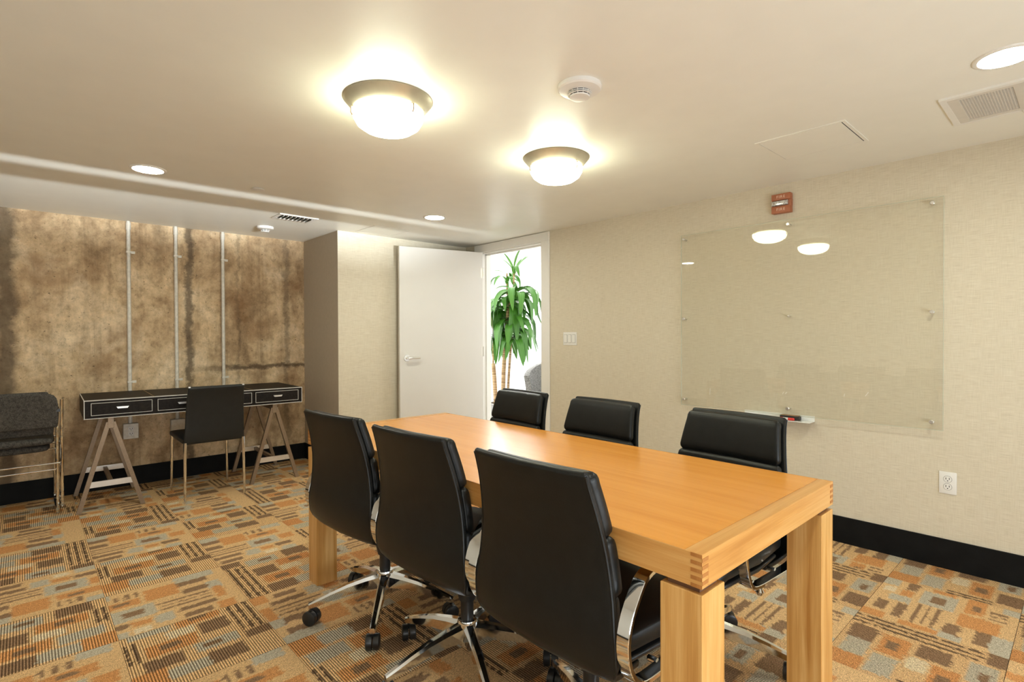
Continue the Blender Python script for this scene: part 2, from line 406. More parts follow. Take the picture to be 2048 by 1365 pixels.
for i in range(n):
    x = WX0 + pw * i; B().box(x + 0.02, x + pw - 0.02, -0.062, -0.058, WZ0 + 0.04, WZ1 - 0.04).build('window_pane', MAT['winglass'], win, smooth=False)

def base(name, x0, x1, y0, y1, label):
    b = B().box(x0, x1, y0, y1, 0, 0.152, 0.002, 1)
    struct(b.build(name, MAT['rubber'], smooth=False), label, 'baseboard')
base('baseboard_right', D - 0.012, D, YR, DY0 - 0.102, 'tall black rubber baseboard along the papered right wall')
base('baseboard_far', XL, XP - 0.012, YC - 0.012, YC, 'tall black rubber baseboard along the concrete wall')
base('baseboard_alcove', XP - 0.012, XP, YB - 0.012, YC, 'black rubber baseboard on the alcove side wall')
base('baseboard_back', XP, D - 0.02, YB - 0.012, YB, 'black rubber baseboard behind the open door')
base('baseboard_left', XL, XL + 0.012, YR, YC - 0.012, 'black rubber baseboard along the left wall')

# ------------------------------------------------------------------ carpet tiles (children of the floor)
TS = 0.483; X0, Y0 = 0.274, 2.62
TAN, ORA, GRY, BRN, DRK, CRM = [s2l(c)[:3] for c in ((206, 170, 124), (196, 140, 88), (178, 168, 148), (136, 108, 82), (106, 84, 64), (210, 192, 160))]
def paint(NU, NV, rects, base):
    g = [[base] * NV for _ in range(NU)]
    for c, u0, u1, v0, v1 in rects:
        for i in range(max(0, round(u0 * NU)), min(NU, round(u1 * NU))):
            for j in range(max(0, round(v0 * NV)), min(NV, round(v1 * NV))): g[i][j] = c
    return g
def flat_pattern(seed):
    R = random.Random(seed); r = []
    sh = [0, 0.18, -0.15, 0.08][seed % 4]
    def add(c, u0, u1, v0, v1): r.append((c, u0 + sh, u1 + sh, v0, v1))
    add(GRY, 0, .35, 0, .14); add(BRN, .08, .38, .14, .24); add(ORA, .36, .62, .10, .38)
    for u in (.66, .74, .82): add(BRN, u, u + .035, .08, .20)
    add(ORA, .66, 1.0, .22, .36); add(BRN, .76, .88, .26, .32); add(GRY, 0, .12, .30, .50); add(BRN, .12, .34, .34, .44); add(GRY, .88, 1.1, 0, .12)
    for v in (.50, .57, .64): add(BRN, .12, .56, v, v + .026)
    add(ORA, .02, .11, .46, .72); add(GRY, .58, .92, .42, .68); add(BRN, .66, .84, .50, .60); add(ORA, .94, 1.1, .46, .62)
    add(BRN, .12, .45, .72, .80); add(GRY, .48, .62, .72, .90); add(ORA, .64, .80, .74, .84); add(BRN, .82, 1.0, .72, .82)
    add(ORA, 0, .14, .84, 1); add(BRN, .20, .42, .86, .96); add(GRY, .84, 1, .88, 1); add(CRM, .66, .80, .88, .97)
    if seed % 2: r = [(c, 1 - u1, 1 - u0, v0, v1) for c, u0, u1, v0, v1 in r]
    if seed >= 2: r = [(c, u0, u1, 1 - v1, 1 - v0) for c, u0, u1, v0, v1 in r]
    return paint(48, 66, r, TAN)
def rib_pattern(seed):
    r = []
    for u in (0.025, 0.095, 0.165): r.append((DRK, u, u + 0.036, 0, 0.86))
    def add(c, u0, u1, v0, v1): r.append((c, u0, u1, v0, v1))
    add(BRN, 0, .2, .88, 1); add(BRN, .24, .50, .02, .20); add(GRY, .50, .80, .05, .20); add(ORA, .78, 1, 0, .22)
    add(ORA, .26, .60, .24, .44); add(BRN, .36, .50, .30, .38); add(GRY, .64, .94, .26, .42); add(BRN, .24, .46, .48, .68); add(CRM, .48, .70, .46, .58)
    add(ORA, .50, .86, .60, .78); add(BRN, .62, .76, .65, .73); add(DRK, .90, .935, .46, .80); add(DRK, .955, .985, .46, .80)
    add(GRY, .24, .56, .80, .96); add(BRN, .36, .50, .85, .92); add(BRN, .64, .90, .82, 1)
    if seed % 2: r = [(c, 1 - u1, 1 - u0, 1 - v1, 1 - v0) for c, u0, u1, v0, v1 in r]
    if seed >= 2: r = [(c, u0, u1, (v0 + 0.33) % 1.0, (v0 + 0.33) % 1.0 + v1 - v0) for c, u0, u1, v0, v1 in r]
    return paint(72, 48, r, TAN)
PAT = [[flat_pattern(k) for k in range(4)], [rib_pattern(k) for k in range(4)]]
cache = {}
def tile_mesh(kind, var, cl):
    key = (kind, var, cl)
    if key in cache: return cache[key]
    g = PAT[kind][var]; NU, NV = len(g), len(g[0]); u0, u1, v0, v1 = cl; gap = 0.0008 / TS
    us = sorted({max(u0 + gap, min(u1 - gap, i / NU)) for i in range(NU + 1)}); vs = sorted({max(v0 + gap, min(v1 - gap, j / NV)) for j in range(NV + 1)})
    V = [(u * TS, v * TS, 0.0) for u in us for v in vs]; nv = len(vs); F = []
    RJ = random.Random(kind * 10 + var)
    C = [g[min(NU - 1, max(0, int(u * NU + 0.5 + RJ.uniform(-0.62, 0.62))))][min(NV - 1, max(0, int(v * NV + 0.5 + RJ.uniform(-0.56, 0.56))))] for u in us for v in vs]
    for i in range(len(us) - 1):
        for j in range(nv - 1): F.append((i * nv + j, (i + 1) * nv + j, (i + 1) * nv + j + 1, i * nv + j + 1))
    k = len(V); a, b_, c, d = us[0] * TS, us[-1] * TS, vs[0] * TS, vs[-1] * TS
    V += [(a, c, -0.0075), (b_, c, -0.0075), (b_, d, -0.0075), (a, d, -0.0075), (a, c, 0), (b_, c, 0), (b_, d, 0), (a, d, 0)]
    C += [DRK] * 8
    for q in range(4): F.append((k + q, k + (q + 1) % 4, k + 4 + (q + 1) % 4, k + 4 + q))
    F.append((k + 3, k + 2, k + 1, k))
    me = bpy.data.meshes.new('carpet_tile'); me.from_pydata(V, [], F)
    at = me.color_attributes.new('yarn', 'FLOAT_COLOR', 'POINT')
    buf = []
    for c_ in C: buf += [c_[0], c_[1], c_[2], 1.0]
    at.data.foreach_set('color', buf)
    me.materials.append(MAT['carpet_rib' if kind else 'carpet_cut'])
    cache[key] = me; return me
ci0, ci1 = math.floor((XL - X0) / TS), math.ceil((D - X0) / TS); cj0, cj1 = math.floor((YR - Y0) / TS), math.ceil((YC - Y0) / TS)
for i in range(ci0, ci1):
    for j in range(cj0, cj1):
        x, y = X0 + i * TS, Y0 + j * TS
        if x >= XP and y >= YB: continue
        xm = D; ym = YC
        cl = (max(0, (XL - x) / TS), min(1, (xm - x) / TS), max(0, (YR - y) / TS), min(1, (ym - y) / TS))
        if x + TS > XP + 0.01 and y + TS > YB and y < YB and x >= XP - TS: cl = (cl[0], cl[1], cl[2], min(cl[3], (YB - y) / TS) if x > XP - 0.15 else cl[3])
        if x < XP < x + TS and y + TS > YB: cl = (cl[0], (XP - x) / TS if y >= YB else cl[1], cl[2], cl[3])
        if x > XP: cl = (cl[0], cl[1], cl[2], min(cl[3], (YB - y) / TS))
        if cl[1] - cl[0] < 0.02 or cl[3] - cl[2] < 0.02: continue
        kind = 1 if (i + j) % 2 else 0
        R = random.Random(i * 31 + j * 17)
        inst('carpet_tile', tile_mesh(kind, R.randrange(4), tuple(round(v, 4) for v in cl)), fl, (x, y, 0))

# ------------------------------------------------------------------ door, casing, lobby beyond
dr = thing('door_1', 'white flush door standing open against the back wall', 'door', (D - 0.008, DY1 - 0.004, 0)); dr['kind'] = 'structure'
fx, fy = 2.642 - (D - 0.008), 4.478 - (DY1 - 0.004)
LA = math.atan2(fy, fx); LW = math.hypot(fx, fy)
rz = (0, 0, LA)
leaf = B().box(0.004, LW, -0.0, 0.044, 0.012, 2.062, 0.002, 1).build('door_leaf', MAT['door'], dr, rot=rz, smooth=False)
# lever set on the camera side (local +y after rotation faces the room)
b = B(); b.cyl((LW - 0.07, 0.044, 1.0), (LW - 0.07, 0.054, 1.0), 0.033, 0.030, 24); b.cyl((LW - 0.07, 0.054, 1.0), (LW - 0.07, 0.085, 1.0), 0.012, 0.012, 14)
b.tube(bez([(LW - 0.07, 0.09, 1.0), (LW - 0.11, 0.092, 1.002), (LW - 0.19, 0.085, 1.0)], 4), [0.011] * 7 + [0.009] * 1 + [0.008], 10)
b.build('door_handle', MAT['satin'], leaf)
B().box(LW, LW + 0.0015, 0.012, 0.032, 0.96, 1.04).build('latch_plate', MAT['satin'], leaf, smooth=False)
for z in (0.25, 1.05, 1.85): B().cyl((0.0, 0.046, z - 0.05), (0.0, 0.046, z + 0.05), 0.007, n=10).box(0.0, 0.03, 0.0435, 0.0455, z - 0.05, z + 0.05).build('hinge', MAT['hinge'], leaf)
CW_ = 0.10
fr = thing('trim_1', 'white painted door casing reaching the ceiling', 'door frame', (D, 0, 0)); fr['kind'] = 'structure'
for nm, y0, y1, z0, z1 in (('casing_side', DY0 - CW_, DY0, 0, DZ), ('casing_side', DY1, DY1 + CW_, 0, DZ), ('casing_head', DY0 - CW_, DY1 + CW_, DZ, H - 0.004)):
    B().box(-0.018, 0, y0, y1, z0, z1, 0.003, 1).build(nm, MAT['trimwhite'], fr, smooth=False)
for nm, y0, y1, z0, z1 in (('jamb_side', DY0, DY0 + 0.012, 0, DZ), ('jamb_side', DY1 - 0.003, DY1, 0, DZ), ('jamb_head', DY0, DY1, DZ - 0.012, DZ)):
    B().box(0.0, T, y0, y1, z0, z1).build(nm, MAT['trimwhite'], fr, smooth=False)
for y0, y1, z0, z1 in ((DY0 + 0.012, DY0 + 0.028, 0, DZ - 0.012), (DY1 - 0.017, DY1 - 0.003, 0, DZ - 0.012), (DY0 + 0.012, DY1 - 0.003, DZ - 0.027, DZ - 0.012)):
    B().box(0.05, 0.075, y0, y1, z0, z1).build('door_stop', MAT['trimwhite'], fr, smooth=False)
HX = D + T; HX1, HY0, HY1, HH = 6.6, 2.6, 8.6, 2.75
struct(B().box(HX - 0.0, HX1, HY0, HY1, -0.10, 0).build('floor_lobby', MAT['hallfloor'], smooth=False), 'pale polished lobby floor beyond the door', 'floor')
struct(B().box(HX, HX1 + T, HY0 - T, HY1 + T, HH, HH + 0.1).build('ceiling_lobby', MAT['hallwall'], smooth=False), 'white lobby ceiling beyond the door', 'ceiling')
struct(B().box(HX1, HX1 + T, HY0, HY1, -0.1, HH).build('wall_lobby', MAT['hallwall'], smooth=False), 'bright white lobby wall behind the plant', 'wall')
struct(B().box(HX, HX1 + T, HY0 - T, HY0, -0.1, HH).build('wall_lobby_near', MAT['hallwall'], smooth=False), 'white lobby side wall near the doorway', 'wall')
struct(B().box(HX, HX1 + T, HY1, HY1 + T, -0.1, HH).build('wall_lobby_end', MAT['hallwall'], smooth=False), 'white lobby end wall', 'wall')
struct(B().box(HX - T, HX, YB + T, HY1, -0.1, HH).box(HX - T, HX, HY0, YB + T, H + 0.1, HH).build('wall_lobby_inner', MAT['hallwall'], smooth=False), 'white lobby wall on the meeting room side', 'wall')

# plant
pl = thing('dracaena_plant', 'tall leafy green dracaena with bare canes beyond the doorway', 'plant', (4.40, 4.92, 0))
B().lathe([(0.15, 0.0), (0.19, 0.02), (0.21, 0.36), (0.215, 0.38), (0.19, 0.38), (0.185, 0.34)], 32).build('pot', MAT['pot'], pl)
B().lathe([(0.001, 0.335), (0.188, 0.34), (0.188, 0.325), (0.001, 0.32)], 24).build('soil', MAT['soil'], pl)
canes = [[(0.02, 0.06, 0.33), (0.02, 0.05, 0.75), (0.02, 0.0, 1.2), (0.02, -0.05, 1.58)], [(-0.02, 0.15, 0.33), (-0.03, 0.17, 0.7), (-0.03, 0.19, 0.86)],
         [(0.06, 0.03, 0.33), (0.07, -0.0, 0.8), (0.08, -0.05, 1.32)], [(0.02, -0.05, 1.56), (0.02, -0.02, 1.75), (0.02, -0.02, 1.98)],
         [(0.02, -0.05, 1.56), (0.01, -0.14, 1.75), (0.0, -0.17, 2.02)], [(-0.03, 0.19, 0.86), (-0.02, 0.20, 1.25), (-0.02, 0.22, 1.55)]]
for c, rr in zip(canes, (0.027, 0.027, 0.016, 0.011, 0.011, 0.011)):
    p = bez(c, 6); B().tube(p, [rr * (1 - 0.12 * i / len(p)) for i in range(len(p))], 10).build('cane', MAT['cane'], pl)
def leafmesh(L, w, droop, rise):
    n = 12; V = []; F = []
    x = z = 0.0; a = rise
    for i in range(n + 1):
        t = i / n; ww = w * (math.sin(PI * min(1, 0.08 + t * 0.92)) ** 0.65) * (1 - 0.25 * t)
        V += [(x, -ww, z + ww * 0.35), (x, 0, z), (x, ww, z + ww * 0.35)]
        x += L / n * math.cos(a); z += L / n * math.sin(a); a = max(-1.45, a - droop / n * (0.5 + 1.2 * t))
    for i in range(n):
        for q in (0, 1): F.append((i * 3 + q, i * 3 + q + 1, i * 3 + q + 4, i * 3 + q + 3))
    me = bpy.data.meshes.new('leaf'); me.from_pydata(V, [], F); me.shade_smooth(); me.materials.append(MAT['leaf']); return me
LV = [leafmesh(0.52, 0.046, 3.1, 0.6), leafmesh(0.58, 0.052, 3.5, 0.4), leafmesh(0.46, 0.042, 3.0, 0.8), leafmesh(0.5, 0.050, 4.2, 0.3), leafmesh(0.34, 0.024, 0.7, 1.15), leafmesh(0.54, 0.054, 4.6, 0.1)]
R = random.Random(5)
for (hx, hy, hz), cnt, kinds, sc in (((0.02, -0.05, 1.56), 20, (0, 1, 3, 5), 1.0), ((0.08, -0.08, 1.36), 18, (1, 3, 5, 0), 1.0), ((0.02, -0.02, 1.90), 8, (0, 2, 3), 0.72),
                                      ((0.0, -0.17, 1.98), 9, (4, 4, 4, 2), 0.85), ((-0.02, 0.24, 1.53), 16, (0, 1, 3, 5), 1.05), ((0.0, -0.22, 1.70), 16, (1, 0, 3), 1.05), ((0.04, -0.12, 1.22), 14, (3, 5, 1), 0.9), ((-0.03, 0.16, 1.2), 8, (3, 5), 0.9)):
    for k in range(cnt):
        o = inst('leaf', LV[kinds[k % len(kinds)]], pl, (hx, hy, hz + R.uniform(-0.06, 0.06)), (R.uniform(-0.25, 0.25), R.uniform(-0.2, 0.2), 2 * PI * (k * 0.382 + R.uniform(-0.03, 0.03))))
        s_ = sc * R.uniform(0.85, 1.1); o.scale = (s_, s_, s_)
# lobby armchair
ac = thing('armchair', 'grey tweed lobby armchair partly hidden by the door jamb', 'armchair', (5.06, 4.62, 0), math.radians(205))
def shellpt(u, v, off):
    a = math.radians(-105 + 210 * u); hgt = 0.40 + (0.50 - 0.20 * min(1, (abs(u - 0.5) * 2) ** 2.0)) * v
    rr = 0.36 + off + 0.05 * v
    return Vector((-rr * math.cos(a) * 0.95 + 0.05, rr * math.sin(a), hgt))
b = B(); outer = []; NUa = 30
for i in range(NUa + 1):
    u = i / NUa
    outer.append([shellpt(u, 0, 0.03) - Vector((0, 0, 0.15)), shellpt(u, 0.5, 0.03), shellpt(u, 0.97, 0.03), shellpt(u, 1, 0.0), shellpt(u, 0.97, -0.04), shellpt(u, 0.5, -0.045), shellpt(u, 0, -0.05) - Vector((0, 0, 0.15))])
b.rings(outer).build('back_shell', MAT['tweed'], ac, ang=50)
B().pad([(-0.24, 0.36), (0.1, 0.37), (0.36, 0.36)], [0.56, 0.60, 0.58], 0.14, crown=0.1).build('seat_cushion', MAT['tweed'], ac)
for sx_, sy_ in ((-1, -1), (-1, 1), (1, -1), (1, 1)): B().cyl((0.05 + 0.20 * sx_, 0.22 * sy_, 0.28), (0.05 + 0.25 * sx_, 0.26 * sy_, 0.0), 0.02, 0.012, 12).build('leg', MAT['woodleg'], ac)

# ------------------------------------------------------------------ conference table
TX0, TX1, TY0, TY1, TZ = 1.042, 1.868, 0.55, 2.632, 0.75
tb = thing('conference_table', 'honey oak conference table with square legs and finger jointed corners', 'table', ((TX0 + TX1) / 2, (TY0 + TY1) / 2, 0))
hx, hy = (TX1 - TX0) / 2, (TY1 - TY0) / 2; az0 = 0.677
B().box(-hx + 0.003, hx - 0.003, -hy + 0.042, hy - 0.042, TZ - 0.03, TZ - 0.0006).build('table_top', MAT['oak_top'], tb, smooth=False)
for s_ in (-1, 1):
    y = s_ * (hy - 0.021); B().box(-hx + 0.001, hx - 0.001, y - 0.0205, y + 0.0205, TZ - 0.03, TZ, 0.0008, 1).build('end_strip', MAT['oak_x'], tb, smooth=False)
    y = s_ * (hy - 0.013); B().box(-hx + 0.026, hx - 0.026, y - 0.013, y + 0.013, az0, TZ - 0.0305, 0.0008, 1).build('end_apron', MAT['oak_x'], tb, smooth=False)
    x = s_ * (hx - 0.013); sa = B().box(x - 0.013, x + 0.013, -hy + 0.0, hy - 0.0, az0, TZ - 0.0305, 0.0008, 1).build('side_apron', MAT['oak_y'], tb, smooth=False)
# edge faces are one board deep: continue the apron faces up to the top edge
for s_ in (-1, 1):
    x = s_ * (hx - 0.0008); B().box(x - 0.0006, x + 0.0008, -hy, hy, TZ - 0.031, TZ - 0.0004).build('side_edge', MAT['oak_y'], tb, smooth=False)
    y = s_ * (hy - 0.0004); B().box(-hx, hx, y - 0.0002, y + 0.0006, TZ - 0.031, TZ - 0.0004).build('end_edge', MAT['oak_x'], tb, smooth=False)
nf = 9; fh = (TZ - az0) / nf
for sx_ in (-1, 1):
    for sy_ in (-1, 1):
        for k in range(nf):
            z0 = az0 + k * fh; z1 = z0 + fh * 0.98
            if k % 2 == 0: B().box(min(sx_ * (hx - 0.0), sx_ * (hx + 0.0008)), max(sx_ * hx, sx_ * (hx + 0.0008)), min(sy_ * hy, sy_ * (hy - 0.026)), max(sy_ * hy, sy_ * (hy - 0.026)), z0, z1).build('finger_joint', MAT['oak_end'], tb, smooth=False)
            else: B().box(min(sx_ * hx, sx_ * (hx - 0.026)), max(sx_ * hx, sx_ * (hx - 0.026)), min(sy_ * hy, sy_ * (hy + 0.0008)), max(sy_ * hy, sy_ * (hy + 0.0008)), z0, z1).build('finger_joint', MAT['oak_end'], tb, smooth=False)
for sx_ in (-1, 1):
    for sy_ in (-1, 1):
        cx_, cy_ = sx_ * (hx - 0.05), sy_ * (hy - 0.05)
        lg = B().box(cx_ - 0.05, cx_ + 0.05, cy_ - 0.05, cy_ + 0.05, 0.0, 0.663, 0.0012, 1).build('leg', MAT['oak_z'], tb, smooth=False)
        B().box(cx_ - 0.038, cx_ + 0.038, cy_ - 0.038, cy_ + 0.038, 0.663, az0).build('leg_spacer', MAT['gapwood'], lg, smooth=False)

# ------------------------------------------------------------------ swivel office chairs
def make_chair(legrot):
    c = thing('office_chair', '', 'chair')
    path = bez([(-0.10, 0, 0.392), (-0.180, 0, 0.396), (-0.226, 0, 0.424), (-0.238, 0, 0.50), (-0.230, 0, 0.60), (-0.234, 0, 0.70), (-0.254, 0, 0.80), (-0.282, 0, 0.890)], 3)
    def wd(z): return 0.42 + 0.065 * min(1, max(0, (z - 0.39) / 0.05)) - 0.095 * min(1, max(0, (z - 0.50) / 0.36))
    sh = B().pad([(p.x, p.z) for p in path], [wd(p.z) for p in path], 0.020, n=36, p=0.25, bow=0.018).build('back_shell', MAT['leather'], c, ang=60)
    for sgn in (-1, 1):
        pp = [Vector((p.x - 0.006 + 0.018, sgn * (wd(p.z) / 2 - 0.001), p.z)) for p in path[4:]]
        B().tube(pp, 0.0035, 6).build('piping', MAT['leather'], sh)
    def front(z0, z1, th, nm, dw=0.0):
        q = [p for p in path if z0 - 0.001 <= p.z <= z1 + 0.001 and p.x < -0.15]
        def at(z):
            for a_, b_ in zip(path, path[1:]):
                if a_.z <= z <= b_.z: return a_.lerp(b_, (z - a_.z) / max(1e-6, b_.z - a_.z))
            return path[-1]
        zs = [z0 + (z1 - z0) * i / 8 for i in range(9)]
        pp = [at(z) for z in zs]
        B().pad([(p.x + 0.010 + th / 2, p.z) for p in pp], [wd(p.z) - 0.008 - dw for p in pp], th, n=36, p=0.3, bow=0.018, crown=0.06).build(nm, MAT['leather'], c, ang=60)
    front(0.752, 0.872, 0.042, 'upper_back_cushion'); front(0.612, 0.715, 0.042, 'middle_back_cushion'); front(0.505, 0.580, 0.040, 'lower_back_cushion', 0.02)
    B().pad([(-0.17, 0.462), (0.0, 0.458), (0.14, 0.466), (0.21, 0.462), (0.248, 0.438)], [0.43, 0.465, 0.47, 0.465, 0.45], [0.062, 0.066, 0.07, 0.066, 0.056], n=36, p=0.35, crown=0.06).build('seat_cushion', MAT['leather'], c, ang=60)
    B().pad([(-0.15, 0.416), (0.0, 0.412), (0.20, 0.412)], [0.42, 0.45, 0.44], 0.018, n=28, p=0.3).build('seat_shell', MAT['plastic'], c, ang=60)
    # chrome loop arms
    sec = [(-0.006, -0.015), (-0.0045, -0.0165), (0.0045, -0.0165), (0.006, -0.015), (0.006, 0.015), (0.0045, 0.0165), (-0.0045, 0.0165), (-0.006, 0.015)]
    loop = [(-0.165, 0.628), (-0.205, 0.575), (-0.222, 0.52), (-0.212, 0.46), (-0.178, 0.418), (-0.13, 0.404), (0.0, 0.402), (0.10, 0.404), (0.145, 0.42), (0.172, 0.48), (0.192, 0.58), (0.190, 0.63), (0.155, 0.655), (0.02, 0.66), (-0.10, 0.656), (-0.145, 0.645)]
    for sgn in (-1, 1):
        m = len(loop); pts = []
        for i in range(m):
            a_, b_, c_, d_ = [Vector((loop[(i + k) % m][0], 0, loop[(i + k) % m][1])) for k in (-1, 0, 1, 2)]
            for k in range(3):
                t = k / 3; pts.append(0.5 * ((2 * b_) + (c_ - a_) * t + (2 * a_ - 5 * b_ + 4 * c_ - d_) * t * t + (3 * b_ - a_ - 3 * c_ + d_) * t ** 3) + Vector((0, sgn * 0.262, 0)))
        # section: a = in-plane normal, b = along y
        P = pts; out = []
        for i in range(len(P)):
            t = (P[(i + 1) % len(P)] - P[i - 1]).normalized(); nn = Vector((-t.z, 0, t.x))
            out.append([P[i] + nn * q[0] + Vector((0, q[1], 0)) for q in sec])
        am = B().rings(out, closed=True).build('armrest', MAT['chrome'], c, ang=40)
        B().pad([(-0.11, 0.669), (0.02, 0.673), (0.14, 0.668)], 0.034, 0.006, n=16).build('arm_pad', MAT['leather'], am, loc=(0, sgn * 0.262, 0))
        for q in (-0.06, 0.09): B().cyl((q, sgn * 0.225, 0.405), (q, sgn * 0.250, 0.405), 0.008, n=10).build('arm_bolt', MAT['chrome'], am)
    # mechanism, column
    B().box(-0.12, 0.10, -0.075, 0.075, 0.355, 0.404, 0.012, 2).build('tilt_mechanism', MAT['plastic'], c)
    lv = B().tube([(0.02, 0.07, 0.375), (0.03, 0.15, 0.365), (0.035, 0.235, 0.36)], 0.005, 8).build('height_lever', MAT['chrome'], c)
    B().lathe([(0.001, -0.014), (0.008, -0.012), (0.014, 0.0), (0.008, 0.012), (0.001, 0.014)], 14, (0.036, 0.245, 0.36)).build('lever_knob', MAT['chrome'], lv)
    B().lathe([(0.02, 0.355), (0.044, 0.35), (0.046, 0.31), (0.036, 0.275), (0.03, 0.25), (0.02, 0.25)], 24).build('column_shroud', MAT['plastic'], c)
    B().cyl((0, 0, 0.17), (0, 0, 0.26), 0.0235, n=20).build('gas_column', MAT['plastic'], c)
    B().lathe([(0.02, 0.085), (0.034, 0.09), (0.038, 0.165), (0.034, 0.178), (0.024, 0.18)], 28).build('base_hub', MAT['chrome'], c)
    wheel = None
    for k in range(5):
        a = legrot + k * 2 * PI / 5; ca, sa = math.cos(a), math.sin(a)
        out = []
        for r_, zc, hh, ww in ((0.030, 0.138, 0.062, 0.042), (0.09, 0.133, 0.050, 0.036), (0.16, 0.122, 0.042, 0.032), (0.23, 0.104, 0.034, 0.028), (0.29, 0.086, 0.026, 0.025), (0.318, 0.078, 0.020, 0.020)):
            sec2 = [(-ww / 2, -hh / 2), (ww / 2, -hh / 2), (ww / 2, hh / 4), (ww * 0.28, hh / 2), (-ww * 0.28, hh / 2), (-ww / 2, hh / 4)]
            out.append([Vector((r_ * ca - q[0] * sa, r_ * sa + q[0] * ca, zc + q[1])) for q in sec2])
        lg = B().rings(out).build('base_leg', MAT['chrome'], c, ang=30)
        # twin-wheel caster
        tx_, ty_ = 0.305 * ca, 0.305 * sa; sw = a + 0.9 + 0.7 * k; cw, sw_ = math.cos(sw), math.sin(sw)
        b = B(); b.cyl((tx_, ty_, 0.066), (tx_, ty_, 0.045), 0.006, n=10)
        for s_ in (-1, 1):
            o_ = Vector((cw * 0.012 * s_, sw_ * 0.012 * s_, 0)); e_ = Vector((cw * 0.027 * s_, sw_ * 0.027 * s_, 0)); q_ = Vector((tx_, ty_, 0.0302))
            b.tube([q_ + o_ * 0.25, q_ + o_, q_ + e_ * 0.88, q_ + e_], [0.028, 0.0300, 0.0300, 0.024], 22)
        b.build('caster', MAT['plastic'], lg, ang=40)
    return c
GRP = None
ch = [  # x, y, heading (deg, + = ccw from +x), base rotation, label
    (1.175, 2.115, 5, 160, 'black leather swivel chair with its back to the camera, nearest the desk'),
    (1.190, 1.543, 4, 102, 'black leather swivel chair with its back to the camera, middle of the near row'),
    (1.200, 0.975, 1.5, 62, 'foreground black leather swivel chair, its back to the camera, largest of all chairs'),
    (1.83, 2.195, 176, 56, 'black leather swivel chair across the table in front of the doorway'),
    (1.82, 1.605, 178, 40, 'black leather swivel chair across the table, middle one below the light switch'),
    (1.845, 0.985, 176, 78, 'black leather swivel chair across the table in front of the marker tray'),
]
for x, y, hd, lr, lab in ch:
    c = make_chair(math.radians(lr - hd)); c.location = (x, y, 0); c.rotation_euler = (0, 0, math.radians(hd)); c['label'] = lab; c['group'] = 'swivel chairs around the conference table'

# ------------------------------------------------------------------ trestle desk
dk = thing('trestle_desk', 'dark leather covered desk with white stitching on nickel trestle legs', 'desk', (1.05, 4.945, 0), math.radians(-1.6))
DX, DYH, dz0, dz1 = 0.735, 0.315, 0.645, 0.775
B().box(-DX, DX, -DYH, DYH, dz0, dz1, 0.003, 1).build('desk_body', MAT['desk'], dk, smooth=False)
st = 0.0022
for z in (dz0 + 0.003, dz1 - 0.003): B().box(-DX, DX, -DYH - 0.0012, -DYH, z - st, z + st).build('stitching', MAT['stitch'], dk, smooth=False)
for x in (-DX + 0.003, DX - 0.003): B().box(x - st, x + st, -DYH - 0.0012, -DYH, dz0, dz1).build('stitching', MAT['stitch'], dk, smooth=False)
for x in (-0.33, 0.345): B().box(x - st, x + st, -DYH, DYH, dz1, dz1 + 0.001).build('stitching', MAT['tan'], dk, smooth=False)
B().box(-DX, DX, -DYH + 0.001, -DYH + 0.006, dz1, dz1 + 0.0012).build('stitching', MAT['stitch'], dk, smooth=False)
B().box(-DX, -DX + 0.005, -DYH, DYH, dz1, dz1 + 0.0012).build('stitching', MAT['stitch'], dk, smooth=False)
for x0, x1, hs in ((-0.70, -0.34, (-0.52,)), (-0.315, 0.335, (-0.15, 0.17)), (0.355, 0.705, (0.53,))):
    d_ = B().box(x0, x1, -DYH - 0.006, -DYH - 0.001, dz0 + 0.02, dz1 - 0.016, 0.001, 1).build('drawer_front', MAT['desk'], dk, smooth=False)
    b = B(); q0, q1, y_ = dz0 + 0.024, dz1 - 0.020, -DYH - 0.0068
    for a0, a1, c0, c1 in ((x0 + 0.004, x1 - 0.004, q0, q0 + 0.003), (x0 + 0.004, x1 - 0.004, q1 - 0.003, q1), (x0 + 0.004, x0 + 0.007, q0, q1), (x1 - 0.007, x1 - 0.004, q0, q1)): b.box(a0, a1, y_, y_ + 0.001, c0, c1)
    b.build('stitching', MAT['stitch'], d_, smooth=False)
    for hc in hs:
        B().prism([(hc - 0.036, 0.722), (hc + 0.036, 0.722), (hc + 0.028, 0.709), (hc - 0.028, 0.709)], -DYH - 0.022, 'y', -DYH - 0.006).build('handle', MAT['satin'], d_, smooth=False)
for tx in (-0.585, 0.515):
    tr = B().box(tx - 0.02, tx + 0.02, -0.27, 0.27, dz0 - 0.045, dz0, 0.002, 1).build('trestle_beam', MAT['steel'], dk, smooth=False)
    for y in (-0.28, 0.28):
        for s_ in (-1, 1):
            # leg leaning outwards along x
            out = []
            for z, dx_ in ((dz0 - 0.03, 0.012), (0.0, 0.182)):
                xc = tx + s_ * dx_; out.append([Vector((xc - 0.014, y - 0.014, z)), Vector((xc + 0.014, y - 0.014, z)), Vector((xc + 0.014, y + 0.014, z)), Vector((xc - 0.014, y + 0.014, z))])
            B().rings(out).build('trestle_leg', MAT['steel'], dk, smooth=False)
        B().box(tx - 0.125, tx + 0.125, y - 0.006, y + 0.006, 0.165, 0.205).build('crossbar', MAT['satin'], dk, smooth=False)
        B().box(tx - 0.018, tx + 0.018, y - 0.016, y + 0.016, dz0 - 0.075, dz0, 0.002, 1).build('apex_block', MAT['steel'], dk, smooth=False)
    B().box(tx - 0.012, tx + 0.012, -0.274, 0.274, 0.172, 0.198).build('stretcher', MAT['steel'], dk, smooth=False)

